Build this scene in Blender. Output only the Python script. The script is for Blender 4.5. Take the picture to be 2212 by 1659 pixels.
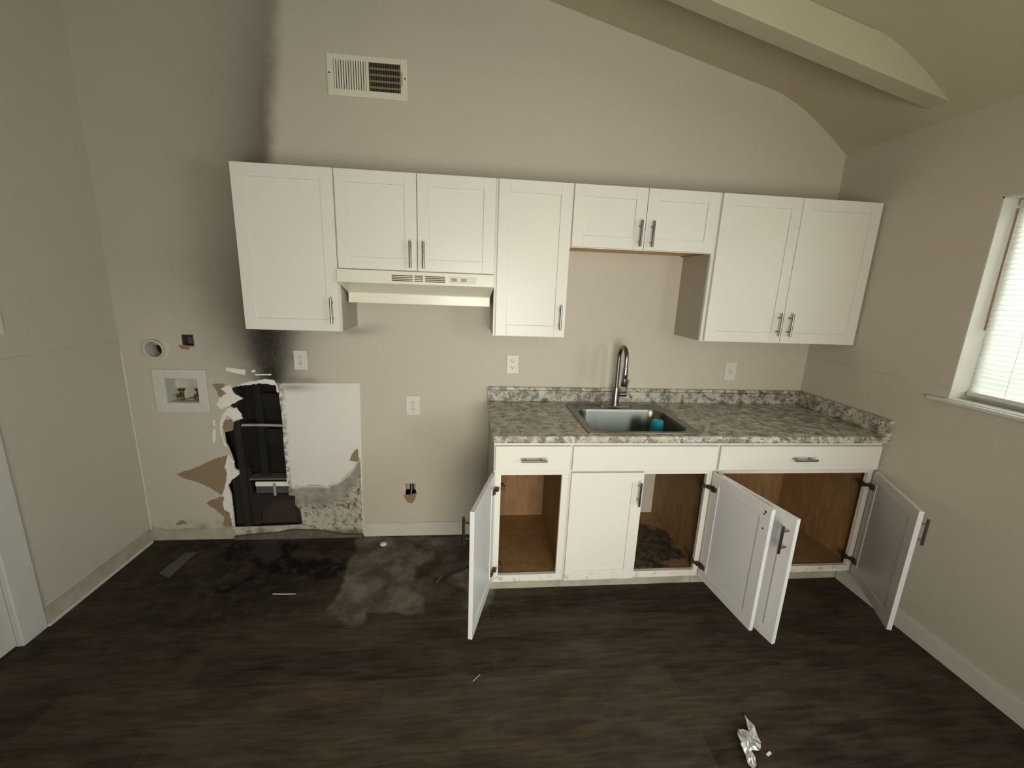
import bpy, bmesh, math, random
import numpy as np
from mathutils import Vector, Matrix, Euler

for o in list(bpy.data.objects):
    bpy.data.objects.remove(o)
C = bpy.context.scene.collection
SC = bpy.context.scene
PI = math.pi

# ------------------------------------------------------------------ camera
CAM = (1.1012, -2.5224, 1.6063)
YAW, PITCH, ROLL, FPX = -0.1035, -0.2259, 0.0383, 912.05
cam = bpy.data.objects.new('camera', bpy.data.cameras.new('camera'))
C.objects.link(cam)
f = Vector((-math.sin(YAW)*math.cos(PITCH), math.cos(YAW)*math.cos(PITCH), math.sin(PITCH)))
r = Vector((math.cos(YAW), math.sin(YAW), 0)); u = r.cross(f)
r2 = math.cos(ROLL)*r + math.sin(ROLL)*u; u2 = -math.sin(ROLL)*r + math.cos(ROLL)*u
M = Matrix((r2, u2, -f)).transposed().to_4x4(); M.translation = Vector(CAM)
cam.matrix_world = M
cam.data.sensor_fit = 'HORIZONTAL'; cam.data.sensor_width = 36.0
cam.data.lens = FPX/2212*36.0; cam.data.clip_start = 0.02
SC.camera = cam
# ------------------------------------------------------------------ world, view
SC.view_settings.view_transform = 'Standard'; SC.view_settings.look = 'None'
SC.view_settings.gamma = 1.0; SC.view_settings.exposure = 0.0
SC.view_settings.use_curve_mapping = False
w = bpy.data.worlds.new('world'); SC.world = w; w.use_nodes = True
bg = w.node_tree.nodes['Background']
bg.inputs[0].default_value = (0.90, 1.0, 0.97, 1); bg.inputs[1].default_value = 0.22

def area(name, loc, target, sx, sy, power, col, spread=180):
    l = bpy.data.lights.new(name, 'AREA'); l.shape = 'RECTANGLE'; l.size = sx; l.size_y = sy
    l.energy = power; l.color = col; l.spread = math.radians(spread)
    o = bpy.data.objects.new(name, l); C.objects.link(o); o.location = loc
    d = Vector(target) - Vector(loc)
    o.rotation_euler = d.to_track_quat('-Z', 'Y').to_euler()
    return o
# daylight coming through the glazed opening in the rear of the room
area('rear_daylight', (1.35, -3.88, 1.05), (1.45, 0, .95), 1.3, 1.4, 30, (0.985, 0.94, 0.83), 106)
# daylight outside the kitchen window
area('window_daylight', (3.95, -1.32, 1.75), (3.3, -1.30, 1.62), 1.5, 1.3, 38, (0.94, 1.0, 0.99))
# daylight entering the second window of the right wall, beside the camera
area('side_daylight', (3.30, -3.05, 1.45), (1.0, -2.2, 1.0), 0.85, 1.05, 22, (0.78, 0.93, 1.0), 150)
# ceiling lamp of the room, behind the camera
lp = bpy.data.lights.new('ceiling_lamp', 'POINT'); lp.energy = 8.5; lp.color = (1.0, 0.93, 0.62); lp.shadow_soft_size = 0.12
lo = bpy.data.objects.new('ceiling_lamp', lp); C.objects.link(lo); lo.location = (1.9, -2.6, 2.1)

# ------------------------------------------------------------------ sizes
I = 0.0254
XR, XL = 3.2845, -0.8281
YR = -3.9
SL = 0.239
def ceil_z(x): return 2.61 + SL*(XR - x)
UX = [0, .4572, .8382, 1.2192, 1.6002, 1.9812, 2.3622, 2.8194, 3.2766]
ZB, ZT, ZH, ZM = 1.3536, 2.1156, 1.6614, 1.814
UD = 0.325
BX = [1.2254, 1.6064, 2.3684, 3.2828]
ZC, ZS, ZK = 0.920, 1.008, 0.102
P = {
  'CAP': [(0.581,-0.105)],
  'DUST': [(0.404,-0.013),(0.436,-0.322),(0.43,-0.599),(0.427,-0.656),(0.54,-0.742),(0.602,-0.741),(0.613,-0.654),(0.89,-0.691),(0.893,-0.549),(0.821,-0.467),(0.795,-0.338),(0.904,-0.266),(0.907,-0.184),(1.103,-0.2),(1.104,-0.337),(0.984,-0.448),(1.088,-0.52),(1.183,-0.684),(1.237,-0.64),(1.242,-0.528),(1.123,-0.03)],
  'GRAYF': [(-0.209,-0.036),(-0.078,-0.041),(0.007,-0.196),(-0.052,-0.256),(-0.155,-0.173)],
  'H2TAN': [(0.693,0.282),(0.705,0.288),(0.736,0.288),(0.776,0.298),(0.77,0.264),(0.754,0.234),(0.746,0.227),(0.719,0.23),(0.704,0.256)],
  'H2WHT': [(0.719,0.228),(0.746,0.225),(0.765,0.205),(0.761,0.19),(0.796,0.146),(0.788,0.133),(0.764,0.137),(0.753,0.155),(0.733,0.134),(0.718,0.143),(0.705,0.187)],
  'HOLE': [(-0.282,0.969),(-0.243,0.984),(-0.193,0.994),(-0.109,1.005),(-0.026,0.996),(-0.011,0.97),(-0.012,0.91),(-0.007,0.836),(-0.005,0.78),(-0.009,0.685),(-0.009,0.569),(-0.007,0.49),(-0.011,0.38),(0.001,0.368),(-0.009,0.293),(0.031,0.286),(0.028,0.224),(0.056,0.193),(0.062,0.087),(-0.039,0.081),(-0.345,0.074),(-0.343,0.139),(-0.343,0.303),(-0.354,0.364),(-0.324,0.403),(-0.282,0.433),(-0.284,0.457),(-0.304,0.472),(-0.31,0.541),(-0.326,0.608),(-0.338,0.637),(-0.339,0.703),(-0.292,0.717),(-0.282,0.767),(-0.23,0.788),(-0.257,0.843),(-0.296,0.869),(-0.213,0.912),(-0.256,0.939)],
  'PATCH': [(-0.002,1.007),(0.45,1.014),(0.437,0.49),(0.433,0.019),(0.207,0.035),(0.064,0.089),(0.057,0.195),(0.03,0.226),(0.033,0.288),(-0.007,0.295),(0.003,0.37),(-0.009,0.382),(-0.005,0.492),(-0.008,0.571),(-0.007,0.687),(-0.004,0.782),(-0.005,0.838),(-0.01,0.912)],
  'SOOTF': [(-0.35,-0.03),(-0.171,-0.235),(-0.073,-0.329),(-0.248,-0.455),(-0.22,-0.519),(-0.132,-0.547),(-0.064,-0.438),(0.037,-0.376),(0.326,-0.444),(0.434,-0.422),(0.405,-0.213),(0.055,-0.198),(0.01,-0.008),(-0.288,0.003)],
  'SQTAN': [(-0.525,1.22),(-0.505,1.22),(-0.444,1.217),(-0.463,1.208),(-0.477,1.191),(-0.508,1.196)],
  'STICK': [(0.1,-0.522),(0.215,-0.528)],
  'STRIP': [(-0.579,-0.327),(-0.503,-0.365),(-0.493,-0.143),(-0.553,-0.144)],
  'TAN': [[(-0.64,0.436),(-0.578,0.46),(-0.497,0.493),(-0.408,0.536),(-0.333,0.56),(-0.361,0.483),(-0.351,0.434),(-0.373,0.344),(-0.396,0.299),(-0.447,0.34),(-0.527,0.386),(-0.601,0.411)],[(-0.494,0.245),(-0.455,0.27),(-0.384,0.289),(-0.394,0.254),(-0.393,0.203),(-0.365,0.182),(-0.353,0.086),(-0.41,0.087),(-0.397,0.151),(-0.445,0.203)],[(-0.372,0.996),(-0.323,1.002),(-0.295,0.993),(-0.33,0.97),(-0.309,0.939),(-0.34,0.92),(-0.356,0.961)],[(-0.331,0.778),(-0.284,0.788),(-0.287,0.718),(-0.339,0.704),(-0.345,0.741)],[(-0.681,0.111),(-0.661,0.128),(-0.639,0.131),(-0.617,0.107),(-0.682,0.1)],[(0.371,0.526),(0.401,0.581),(0.424,0.601),(0.427,0.516)]],
  'TWIG': [(0.94,-0.473),(0.964,-0.419)],
  'WHITE': [[(-0.135,1.018),(-0.072,1.033),(-0.027,1.022),(-0.008,0.973),(-0.016,0.948),(-0.025,0.997),(-0.108,1.005),(-0.191,0.994),(-0.242,0.986),(-0.199,1.006)],[(-0.33,0.97),(-0.274,0.994),(-0.265,0.962),(-0.255,0.94),(-0.212,0.912),(-0.252,0.89),(-0.295,0.868),(-0.339,0.848),(-0.361,0.871),(-0.344,0.912),(-0.296,0.944)],[(-0.305,0.853),(-0.255,0.858),(-0.237,0.83),(-0.224,0.791),(-0.28,0.777),(-0.295,0.798),(-0.314,0.811),(-0.339,0.76),(-0.351,0.704),(-0.343,0.647),(-0.323,0.604),(-0.343,0.617),(-0.358,0.694),(-0.355,0.76),(-0.334,0.816)],[(-0.332,0.561),(-0.302,0.527),(-0.303,0.473),(-0.283,0.458),(-0.281,0.434),(-0.323,0.404),(-0.353,0.365),(-0.341,0.294),(-0.342,0.161),(-0.352,0.086),(-0.364,0.182),(-0.392,0.203),(-0.394,0.254),(-0.384,0.285),(-0.395,0.3),(-0.373,0.345),(-0.35,0.434),(-0.36,0.483)],[(-0.29,1.095),(-0.232,1.089),(-0.183,1.084),(-0.186,1.053),(-0.242,1.065),(-0.286,1.076)],[(-0.15,1.082),(-0.13,1.085),(-0.128,1.073),(-0.148,1.067)],[(-0.134,1.06),(-0.041,1.062),(-0.046,1.053),(-0.133,1.052)],[(-0.395,0.778),(-0.382,0.778),(-0.385,0.741),(-0.394,0.745)],[(-0.399,0.722),(-0.383,0.724),(-0.39,0.666),(-0.406,0.626),(-0.407,0.675)]],
  'WIRE': [(0.975,-0.447),(1.019,-0.4),(1.076,-0.373),(1.119,-0.345)],
}

# ------------------------------------------------------------------ node helpers
class NT:
    def __init__(s, name):
        s.m = bpy.data.materials.new(name); s.m.use_nodes = True
        s.t = s.m.node_tree; s.n = s.t.nodes; s.b = s.n['Principled BSDF']
    def node(s, typ, **kw):
        n = s.n.new(typ)
        for k, v in kw.items(): setattr(n, k, v)
        return n
    def put(s, sock, v):
        if isinstance(v, bpy.types.NodeSocket): s.t.links.new(v, sock)
        else:
            try: sock.default_value = v
            except Exception: sock.default_value = (*v, 1.0)
    def math(s, op, a, b=0.0, c=0.0, clamp=False):
        n = s.node('ShaderNodeMath', operation=op); n.use_clamp = clamp
        s.put(n.inputs[0], a); s.put(n.inputs[1], b); s.put(n.inputs[2], c)
        return n.outputs[0]
    def mix(s, fac, a, b):
        n = s.node('ShaderNodeMix', data_type='RGBA')
        s.put(n.inputs[0], fac)
        s.put(n.inputs[6], (*a, 1) if isinstance(a, tuple) and len(a) == 3 else a)
        s.put(n.inputs[7], (*b, 1) if isinstance(b, tuple) and len(b) == 3 else b)
        return n.outputs[2]
    def pos(s): return s.node('ShaderNodeNewGeometry').outputs['Position']
    def obj(s): return s.node('ShaderNodeTexCoord').outputs['Object']
    def sep(s, v):
        n = s.node('ShaderNodeSeparateXYZ'); s.put(n.inputs[0], v); return n.outputs
    def scale(s, v, k):
        n = s.node('ShaderNodeMapping'); s.put(n.inputs[0], v); n.inputs['Scale'].default_value = k; return n.outputs[0]
    def noise(s, v, sc, det=3, rough=.5, dist=0):
        n = s.node('ShaderNodeTexNoise'); s.put(n.inputs['Vector'], v)
        n.inputs['Scale'].default_value = sc; n.inputs['Detail'].default_value = det
        n.inputs['Roughness'].default_value = rough; n.inputs['Distortion'].default_value = dist
        return n.outputs[0]
    def ramp(s, v, lo, hi, a=0.0, b=1.0, smooth=True):
        n = s.node('ShaderNodeMapRange'); n.interpolation_type = 'SMOOTHSTEP' if smooth else 'LINEAR'
        s.put(n.inputs[0], v); n.inputs[1].default_value = lo; n.inputs[2].default_value = hi
        n.inputs[3].default_value = a; n.inputs[4].default_value = b
        return n.outputs[0]
    def gauss(s, x, z, cx, cz, sx, sz, amp=1.0):
        dx = s.math('DIVIDE', s.math('SUBTRACT', x, cx), sx); dz = s.math('DIVIDE', s.math('SUBTRACT', z, cz), sz)
        q = s.math('ADD', s.math('MULTIPLY', dx, dx), s.math('MULTIPLY', dz, dz))
        return s.math('MULTIPLY', s.math('EXPONENT', s.math('MULTIPLY', q, -1.0)), amp)
    def bump(s, h, strength, dist=0.002):
        n = s.node('ShaderNodeBump'); n.inputs['Strength'].default_value = strength
        n.inputs['Distance'].default_value = dist; s.put(n.inputs['Height'], h)
        s.put(s.b.inputs['Normal'], n.outputs[0])
    def done(s, col=None, rough=.5, metal=0.0, spec=.5):
        if col is not None: s.put(s.b.inputs['Base Color'], (*col, 1) if isinstance(col, tuple) and len(col) == 3 else col)
        s.put(s.b.inputs['Roughness'], rough); s.put(s.b.inputs['Metallic'], metal)
        s.b.inputs['Specular IOR Level'].default_value = spec
        return s.m

def plain(name, col, rough=.5, metal=0.0, spec=.5, var=.06, sc=9.0, bump=0.0):
    s = NT(name); n = s.noise(s.obj(), sc, 3)
    lo = tuple(c*(1-var) for c in col); hi = tuple(min(1, c*(1+var)) for c in col)
    if bump: s.bump(s.noise(s.obj(), 120, 2), bump, .001)
    return s.done(s.mix(n, lo, hi), rough, metal, spec)

PAINT = (.555, .503, .415)
def wall_mat(name, soot=False, base=PAINT, seam=None):
    s = NT(name); p = s.pos(); X, Y, Z = s.sep(p)
    v = s.noise(p, 1.6, 3)
    col = s.mix(v, tuple(c*.94 for c in base), tuple(c*1.05 for c in base))
    fine = s.noise(p, 55, 4, .6)
    if soot:
        wob = s.math('MULTIPLY', s.math('SUBTRACT', s.noise(p, 5, 4, .6), .5), .10)
        x = s.math('ADD', X, wob); z = s.math('ADD', Z, wob)
        parts = [
            s.gauss(x, z, -.040, 1.07, .085, .17, 1.0), s.gauss(x, z, -.050, 1.27, .15, .26, 1.0), s.gauss(x, z, -.15, 1.36, .28, .34, .45),
            s.gauss(x, z, .14, 1.02, .12, .025, .35), s.gauss(x, z, .0, 1.33, .17, .10, .25),
            s.gauss(x, z, .44, 1.335, .14, .03, .35),  # cabinet's shadow painted below its lower right corner
        ]
        # plume that rises behind and above the corner cabinet: crisp right side, long soft left side
        dx = s.math('SUBTRACT', x, s.math('ADD', .02, s.math('MULTIPLY', s.math('SUBTRACT', z, 2.1), .12)))
        right = s.math('POWER', s.ramp(dx, .07, -.04), 1.0)
        soft = s.math('EXPONENT', s.math('MULTIPLY', s.math('MAXIMUM', s.math('MULTIPLY', dx, -1.0), 0.0), -3.0))  # wide fade paints the shadow left of the cabinet along with the soot
        high = s.ramp(z, 1.25, 1.7); fade = s.ramp(z, 3.3, 2.1, .45, .9)
        pl = s.math('MULTIPLY', s.math('MULTIPLY', right, soft), s.math('MULTIPLY', high, fade))
        parts.append(s.math('MULTIPLY', pl, .92))
        tot = parts[0]
        for q in parts[1:]:
            tot = s.math('SUBTRACT', s.math('ADD', tot, q), s.math('MULTIPLY', tot, q))
        tot = s.math('MULTIPLY', tot, s.ramp(fine, .2, .8, .97, 1.03), clamp=True)
        col = s.mix(tot, col, (.020, .016, .011))
        # grime low on the wall left of the opening
        low = s.math('MULTIPLY', s.ramp(Z, .16, .02), s.ramp(X, .46, .40))
        col = s.mix(s.math('MULTIPLY', low, s.ramp(s.noise(p, 14, 4), .35, .7)), col, (.16, .14, .10))
        # pencil-thin cut mark under the right cabinet, scuffs by the sink
        col = s.mix(s.math('MULTIPLY', s.gauss(x, z, 1.80, 1.14, .05, .12, .18), 1.0), col, (.2, .2, .17))
    # tiny specks
    sp = s.ramp(s.noise(p, 90, 1), .70, .76)
    col = s.mix(s.math('MULTIPLY', sp, .22), col, (.75, .72, .62))
    h = s.math('ADD', s.math('MULTIPLY', fine, .6), s.noise(p, 160, 2))
    if seam:
        wv = s.math('ADD', Z, s.math('MULTIPLY', s.math('SUBTRACT', s.noise(p, 6, 3), .5), .02))
        d = s.math('ABSOLUTE', s.math('SUBTRACT', wv, seam))
        ln = s.math('MULTIPLY', s.ramp(d, .006, .0), s.ramp(s.noise(p, 4, 2), .35, .6))
        col = s.mix(s.math('MULTIPLY', ln, .35), col, tuple(c*.55 for c in base))
        h = s.math('ADD', h, s.math('MULTIPLY', ln, 2.0))
    s.bump(h, .35, .0015)
    return s.done(col, .62, 0, .35)

def cabinet_white(name, col=(.755, .72, .65), stain=0.0):
    s = NT(name); p = s.pos()
    n = s.noise(p, 5, 3); c = s.mix(n, tuple(v*.97 for v in col), tuple(min(1, v*1.02) for v in col))
    if stain:
        X, Y, Z = s.sep(p)
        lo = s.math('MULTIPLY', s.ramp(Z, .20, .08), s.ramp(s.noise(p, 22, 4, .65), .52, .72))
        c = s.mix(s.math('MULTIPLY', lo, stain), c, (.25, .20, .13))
    s.bump(s.noise(p, 70, 2), .05, .0008)
    return s.done(c, .34, 0, .5)

def wood(name, a, b, axis_scale=(6, 6, 1.0), rough=.6, mold=False):
    s = NT(name); p = s.scale(s.pos(), axis_scale)
    n = s.noise(p, 6, 5, .6, .6); c = s.mix(s.ramp(n, .3, .7), a, b)
    c = s.mix(s.math('MULTIPLY', s.ramp(s.noise(s.pos(), 9, 4), .45, .75), .35), c, tuple(v*.55 for v in a))
    if mold:
        q = s.pos(); X, Y, Z = s.sep(q)
        g = s.gauss(X, Y, 2.08, -.33, .30, .28, 1.25)
        k = s.ramp(s.math('ADD', g, s.math('MULTIPLY', s.math('SUBTRACT', s.noise(q, 9, 5, .7), .5), 1.3)), .42, .58)
        mc = s.mix(s.ramp(s.noise(q, 24, 4, .7), .4, .6), (.03, .02, .010), (.11, .08, .05))
        c = s.mix(k, c, mc)
    return s.done(c, rough)

def granite(name):
    s = NT(name); p = s.pos()
    cloud = s.noise(p, 22, 5, .66, .5)
    c = s.mix(s.ramp(cloud, .38, .62), (.17, .15, .125), (.62, .57, .49))
    v = s.node('ShaderNodeTexVoronoi'); s.put(v.inputs['Vector'], p); v.inputs['Scale'].default_value = 85
    c = s.mix(s.math('MULTIPLY', s.ramp(v.outputs['Distance'], .0, .5, 1, 0), s.ramp(s.noise(p, 30, 3), .42, .6)), c, (.78, .74, .66))
    blk = s.math('MULTIPLY', s.ramp(s.noise(p, 70, 4, .7), .56, .63), s.ramp(s.noise(p, 12, 3), .38, .55))
    c = s.mix(s.math('MULTIPLY', blk, .9), c, (.05, .045, .04))
    warm = s.ramp(s.noise(p, 5, 3), .52, .7)
    c = s.mix(s.math('MULTIPLY', warm, .35), c, (.30, .25, .17))
    return s.done(c, .30, 0, .5)

def floor_mat():
    s = NT('vinyl_planks'); p = s.pos()
    br = s.node('ShaderNodeTexBrick'); s.put(br.inputs['Vector'], p)
    br.inputs['Scale'].default_value = 1.0; br.inputs['Brick Width'].default_value = 1.22
    br.inputs['Row Height'].default_value = .150; br.inputs['Mortar Size'].default_value = .0012
    br.inputs['Mortar Smooth'].default_value = .1; br.inputs['Bias'].default_value = 0.0
    br.offset = .37; br.inputs['Color1'].default_value = (0, 0, 0, 1); br.inputs['Color2'].default_value = (1, 1, 1, 1)
    br.inputs['Mortar'].default_value = (.5, .5, .5, 1)
    tone = br.outputs['Color']; mort = br.outputs['Fac']
    g = s.noise(s.scale(p, (1.6, 14, 1)), 4, 6, .62, .4)
    bl = s.noise(s.scale(p, (1.2, 5, 1)), 2.2, 4, .6)
    tone = s.math('ADD', s.math('MULTIPLY', s.sep(tone)[0], .5), s.math('MULTIPLY', s.ramp(bl, .38, .62), .5))
    c = s.mix(tone, (.015, .0095, .0048), (.098, .069, .042))
    c = s.mix(s.ramp(g, .3, .72), s.mix(.5, c, (.018, .013, .009)), s.mix(.35, c, (.090, .074, .055)))
    c = s.mix(s.math('MULTIPLY', mort, .35), c, (.012, .009, .007))
    mot = s.noise(p, 3.1, 5, .65)
    c = s.mix(s.ramp(mot, .45, .75, 0, .35), c, (.085, .073, .056))
    at = s.node('ShaderNodeAttribute'); at.attribute_name = 'stain'
    R = s.sep(at.outputs['Vector'])
    dcol = s.mix(s.ramp(s.noise(p, 7, 5, .65), .35, .68), (.085, .072, .058), (.21, .185, .155))
    c = s.mix(R[0], c, dcol)
    scol = s.mix(s.ramp(s.noise(p, 16, 5, .7), .45, .72), (.006, .005, .0045), (.055, .046, .036))
    c = s.mix(R[1], c, scol)
    c = s.mix(R[2], c, (.065, .062, .058))
    s.bump(s.math('ADD', s.math('MULTIPLY', g, .5), s.math('MULTIPLY', mort, -1.0)), .25, .001)
    return s.done(c, s.ramp(s.noise(p, 10, 4), .3, .7, .6, .8), 0, .15)

def patch_mat():
    s = NT('stained_drywall'); p = s.pos(); X, Y, Z = s.sep(p)
    base = s.mix(s.noise(p, 3, 3), (.70, .68, .62), (.78, .755, .69))
    n = s.math('MULTIPLY', s.math('SUBTRACT', s.noise(p, 8, 4, .6), .5), .09)
    rise = s.math('POWER', s.math('MAXIMUM', s.math('SUBTRACT', X, .22), 0.0), 2.0)
    line = s.math('ADD', s.math('ADD', .345, n), s.math('MULTIPLY', rise, 4.2))
    d = s.math('SUBTRACT', line, Z)          # >0 below the tide line
    wet = s.ramp(d, -.012, .02)
    grey = s.mix(s.ramp(s.noise(p, 18, 4, .6), .35, .65), (.27, .245, .20), (.38, .35, .30))
    c = s.mix(wet, base, grey)
    edge = s.math('MULTIPLY', s.ramp(s.math('ABSOLUTE', s.math('ADD', d, .01)), .010, .0), s.ramp(s.noise(p, 20, 3), .4, .6))
    c = s.mix(s.math('MULTIPLY', edge, .6), c, (.22, .18, .13))
    low = s.ramp(s.math('ADD', d, s.math('MULTIPLY', n, 1.2)), .09, .16)
    crust = s.mix(s.ramp(s.noise(p, 20, 5, .7), .38, .52), (.22, .18, .12), (.50, .48, .38))
    c = s.mix(low, c, crust)
    dk = s.math('MULTIPLY', s.ramp(s.noise(p, 42, 4, .7), .55, .62), s.ramp(d, .06, .14))
    dk = s.math('MULTIPLY', dk, s.math('MAXIMUM', s.ramp(Z, .10, .22), s.ramp(X, .30, .44)))
    c = s.mix(s.math('MULTIPLY', dk, .85), c, (.04, .03, .018))
    foot = s.ramp(Z, .07, .03)
    c = s.mix(s.math('MULTIPLY', foot, .7), c, (.12, .105, .08))
    # smoke at the top left corner and along the torn edge
    sm = s.gauss(X, Z, .07, .985, .11, .022, .55)
    ed = s.math('MULTIPLY', s.ramp(X, .03, .0), s.ramp(s.noise(p, 26, 4, .7), .42, .6))
    c = s.mix(sm, c, (.13, .11, .09)); c = s.mix(s.math('MULTIPLY', ed, .8), c, (.10, .08, .07))
    # torn paper at the right edge
    s.bump(s.noise(p, 60, 4), .3, .0015)
    return s.done(c, .75, 0, .2)

MAT = {}
MAT['wall'] = wall_mat('wall_paint')
MAT['wall_soot_shadow'] = wall_mat('wall_paint_smoked_shadowed', soot=True)  # soot stains plus painted cabinet shadow
MAT['wall_seam'] = wall_mat('wall_paint_seam', seam=1.235)
MAT['ceil'] = wall_mat('ceiling_paint', base=(.52, .47, .335))
MAT['trim'] = plain('trim_paint', (.62, .60, .54), .45)
MAT['trim_dirty'] = plain('scuffed_trim_paint', (.42, .385, .30), .6, var=.35, sc=14)
MAT['white'] = cabinet_white('cabinet_paint')
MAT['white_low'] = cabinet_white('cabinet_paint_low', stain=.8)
MAT['white_in'] = cabinet_white('door_inner_laminate', (.72, .71, .70))
MAT['cream'] = plain('hood_enamel', (.80, .76, .64), .25)
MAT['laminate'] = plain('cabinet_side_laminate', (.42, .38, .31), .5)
MAT['wood'] = wood('cabinet_birch', (.25, .135, .055), (.34, .195, .085))
MAT['wood_floor'] = wood('rotted_cabinet_floor', (.26, .155, .065), (.33, .21, .095), mold=True)
MAT['ply'] = plain('raw_cabinet_bottom', (.62, .36, .16), .6, var=.1)
MAT['granite'] = granite('speckled_laminate_top')
MAT['steel'] = plain('brushed_steel', (.36, .35, .33), .34, 1.0, var=.15, sc=30)
MAT['steel_dark'] = plain('sink_steel', (.23, .22, .18), .30, 1.0, var=.1, sc=14)
MAT['nickel'] = plain('brushed_nickel', (.24, .22, .21), .26, 1.0)
MAT['hinge'] = plain('tarnished_hinge', (.10, .06, .035), .5, .7)
MAT['plastic'] = plain('outlet_plastic', (.66, .63, .56), .4)
MAT['slot'] = plain('slot_black', (.02, .018, .015), .8)
MAT['black'] = plain('charred_and_shade_black', (.007, .006, .005), .9, var=.5, sc=20)  # charred wood; also paints the shade inside the duct and register
MAT['char'] = plain('charred_wood', (.017, .011, .007), .9, var=.6, sc=16)
MAT['char2'] = plain('smoked_board', (.034, .021, .016), .85, var=.5, sc=12)
MAT['grime'] = plain('grimy_rubble', (.12, .10, .078), .9, var=.6, sc=22, bump=.6)
MAT['tan'] = plain('torn_kraft_paper', (.27, .195, .12), .85, var=.12)
MAT['peel'] = plain('torn_gypsum', (.80, .775, .71), .8, var=.12, sc=30)
MAT['patch'] = patch_mat()
MAT['brass'] = plain('dirty_brass', (.16, .10, .05), .5, .6)
MAT['greyplastic'] = plain('grey_box', (.34, .34, .29), .6)
MAT['purplebox'] = plain('dusty_box', (.075, .06, .065), .7)
MAT['duct'] = plain('duct_white', (.58, .56, .45), .6, var=.2)
MAT['blue'] = plain('blue_plastic', (.02, .42, .62), .35)
MAT['foil'] = plain('crumpled_foil', (.9, .89, .86), .35, 1.0)
MAT['paper'] = plain('pale_paper', (.55, .53, .46), .8)
MAT['louver'] = plain('register_paint', (.72, .68, .55), .5)
MAT['louver_in'] = plain('register_dark_blades', (.20, .165, .10), .6)  # right panel's blades, browner and darker than the left
MAT['strip'] = plain('grey_green_strip', (.085, .085, .062), .7, var=.3)
MAT['floor'] = floor_mat()
MAT['amber'] = plain('wand_plastic', (.30, .16, .12), .3)
def slat_mat():
    s = NT('blind_vinyl'); s.done((.85, .86, .80), .45)
    tr = s.node('ShaderNodeBsdfTranslucent'); tr.inputs[0].default_value = (.92, .93, .89, 1)
    mx = s.node('ShaderNodeMixShader'); mx.inputs[0].default_value = .55
    s.t.links.new(s.b.outputs[0], mx.inputs[1]); s.t.links.new(tr.outputs[0], mx.inputs[2])
    s.t.links.new(mx.outputs[0], s.n['Material Output'].inputs[0])
    return s.m
MAT['slat'] = slat_mat()
def glass_mat():
    s = NT('window_glass'); s.done((1, 1, 1), .02); s.b.inputs['Transmission Weight'].default_value = 1.0
    s.b.inputs['IOR'].default_value = 1.05
    return s.m
MAT['glass'] = glass_mat()

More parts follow.
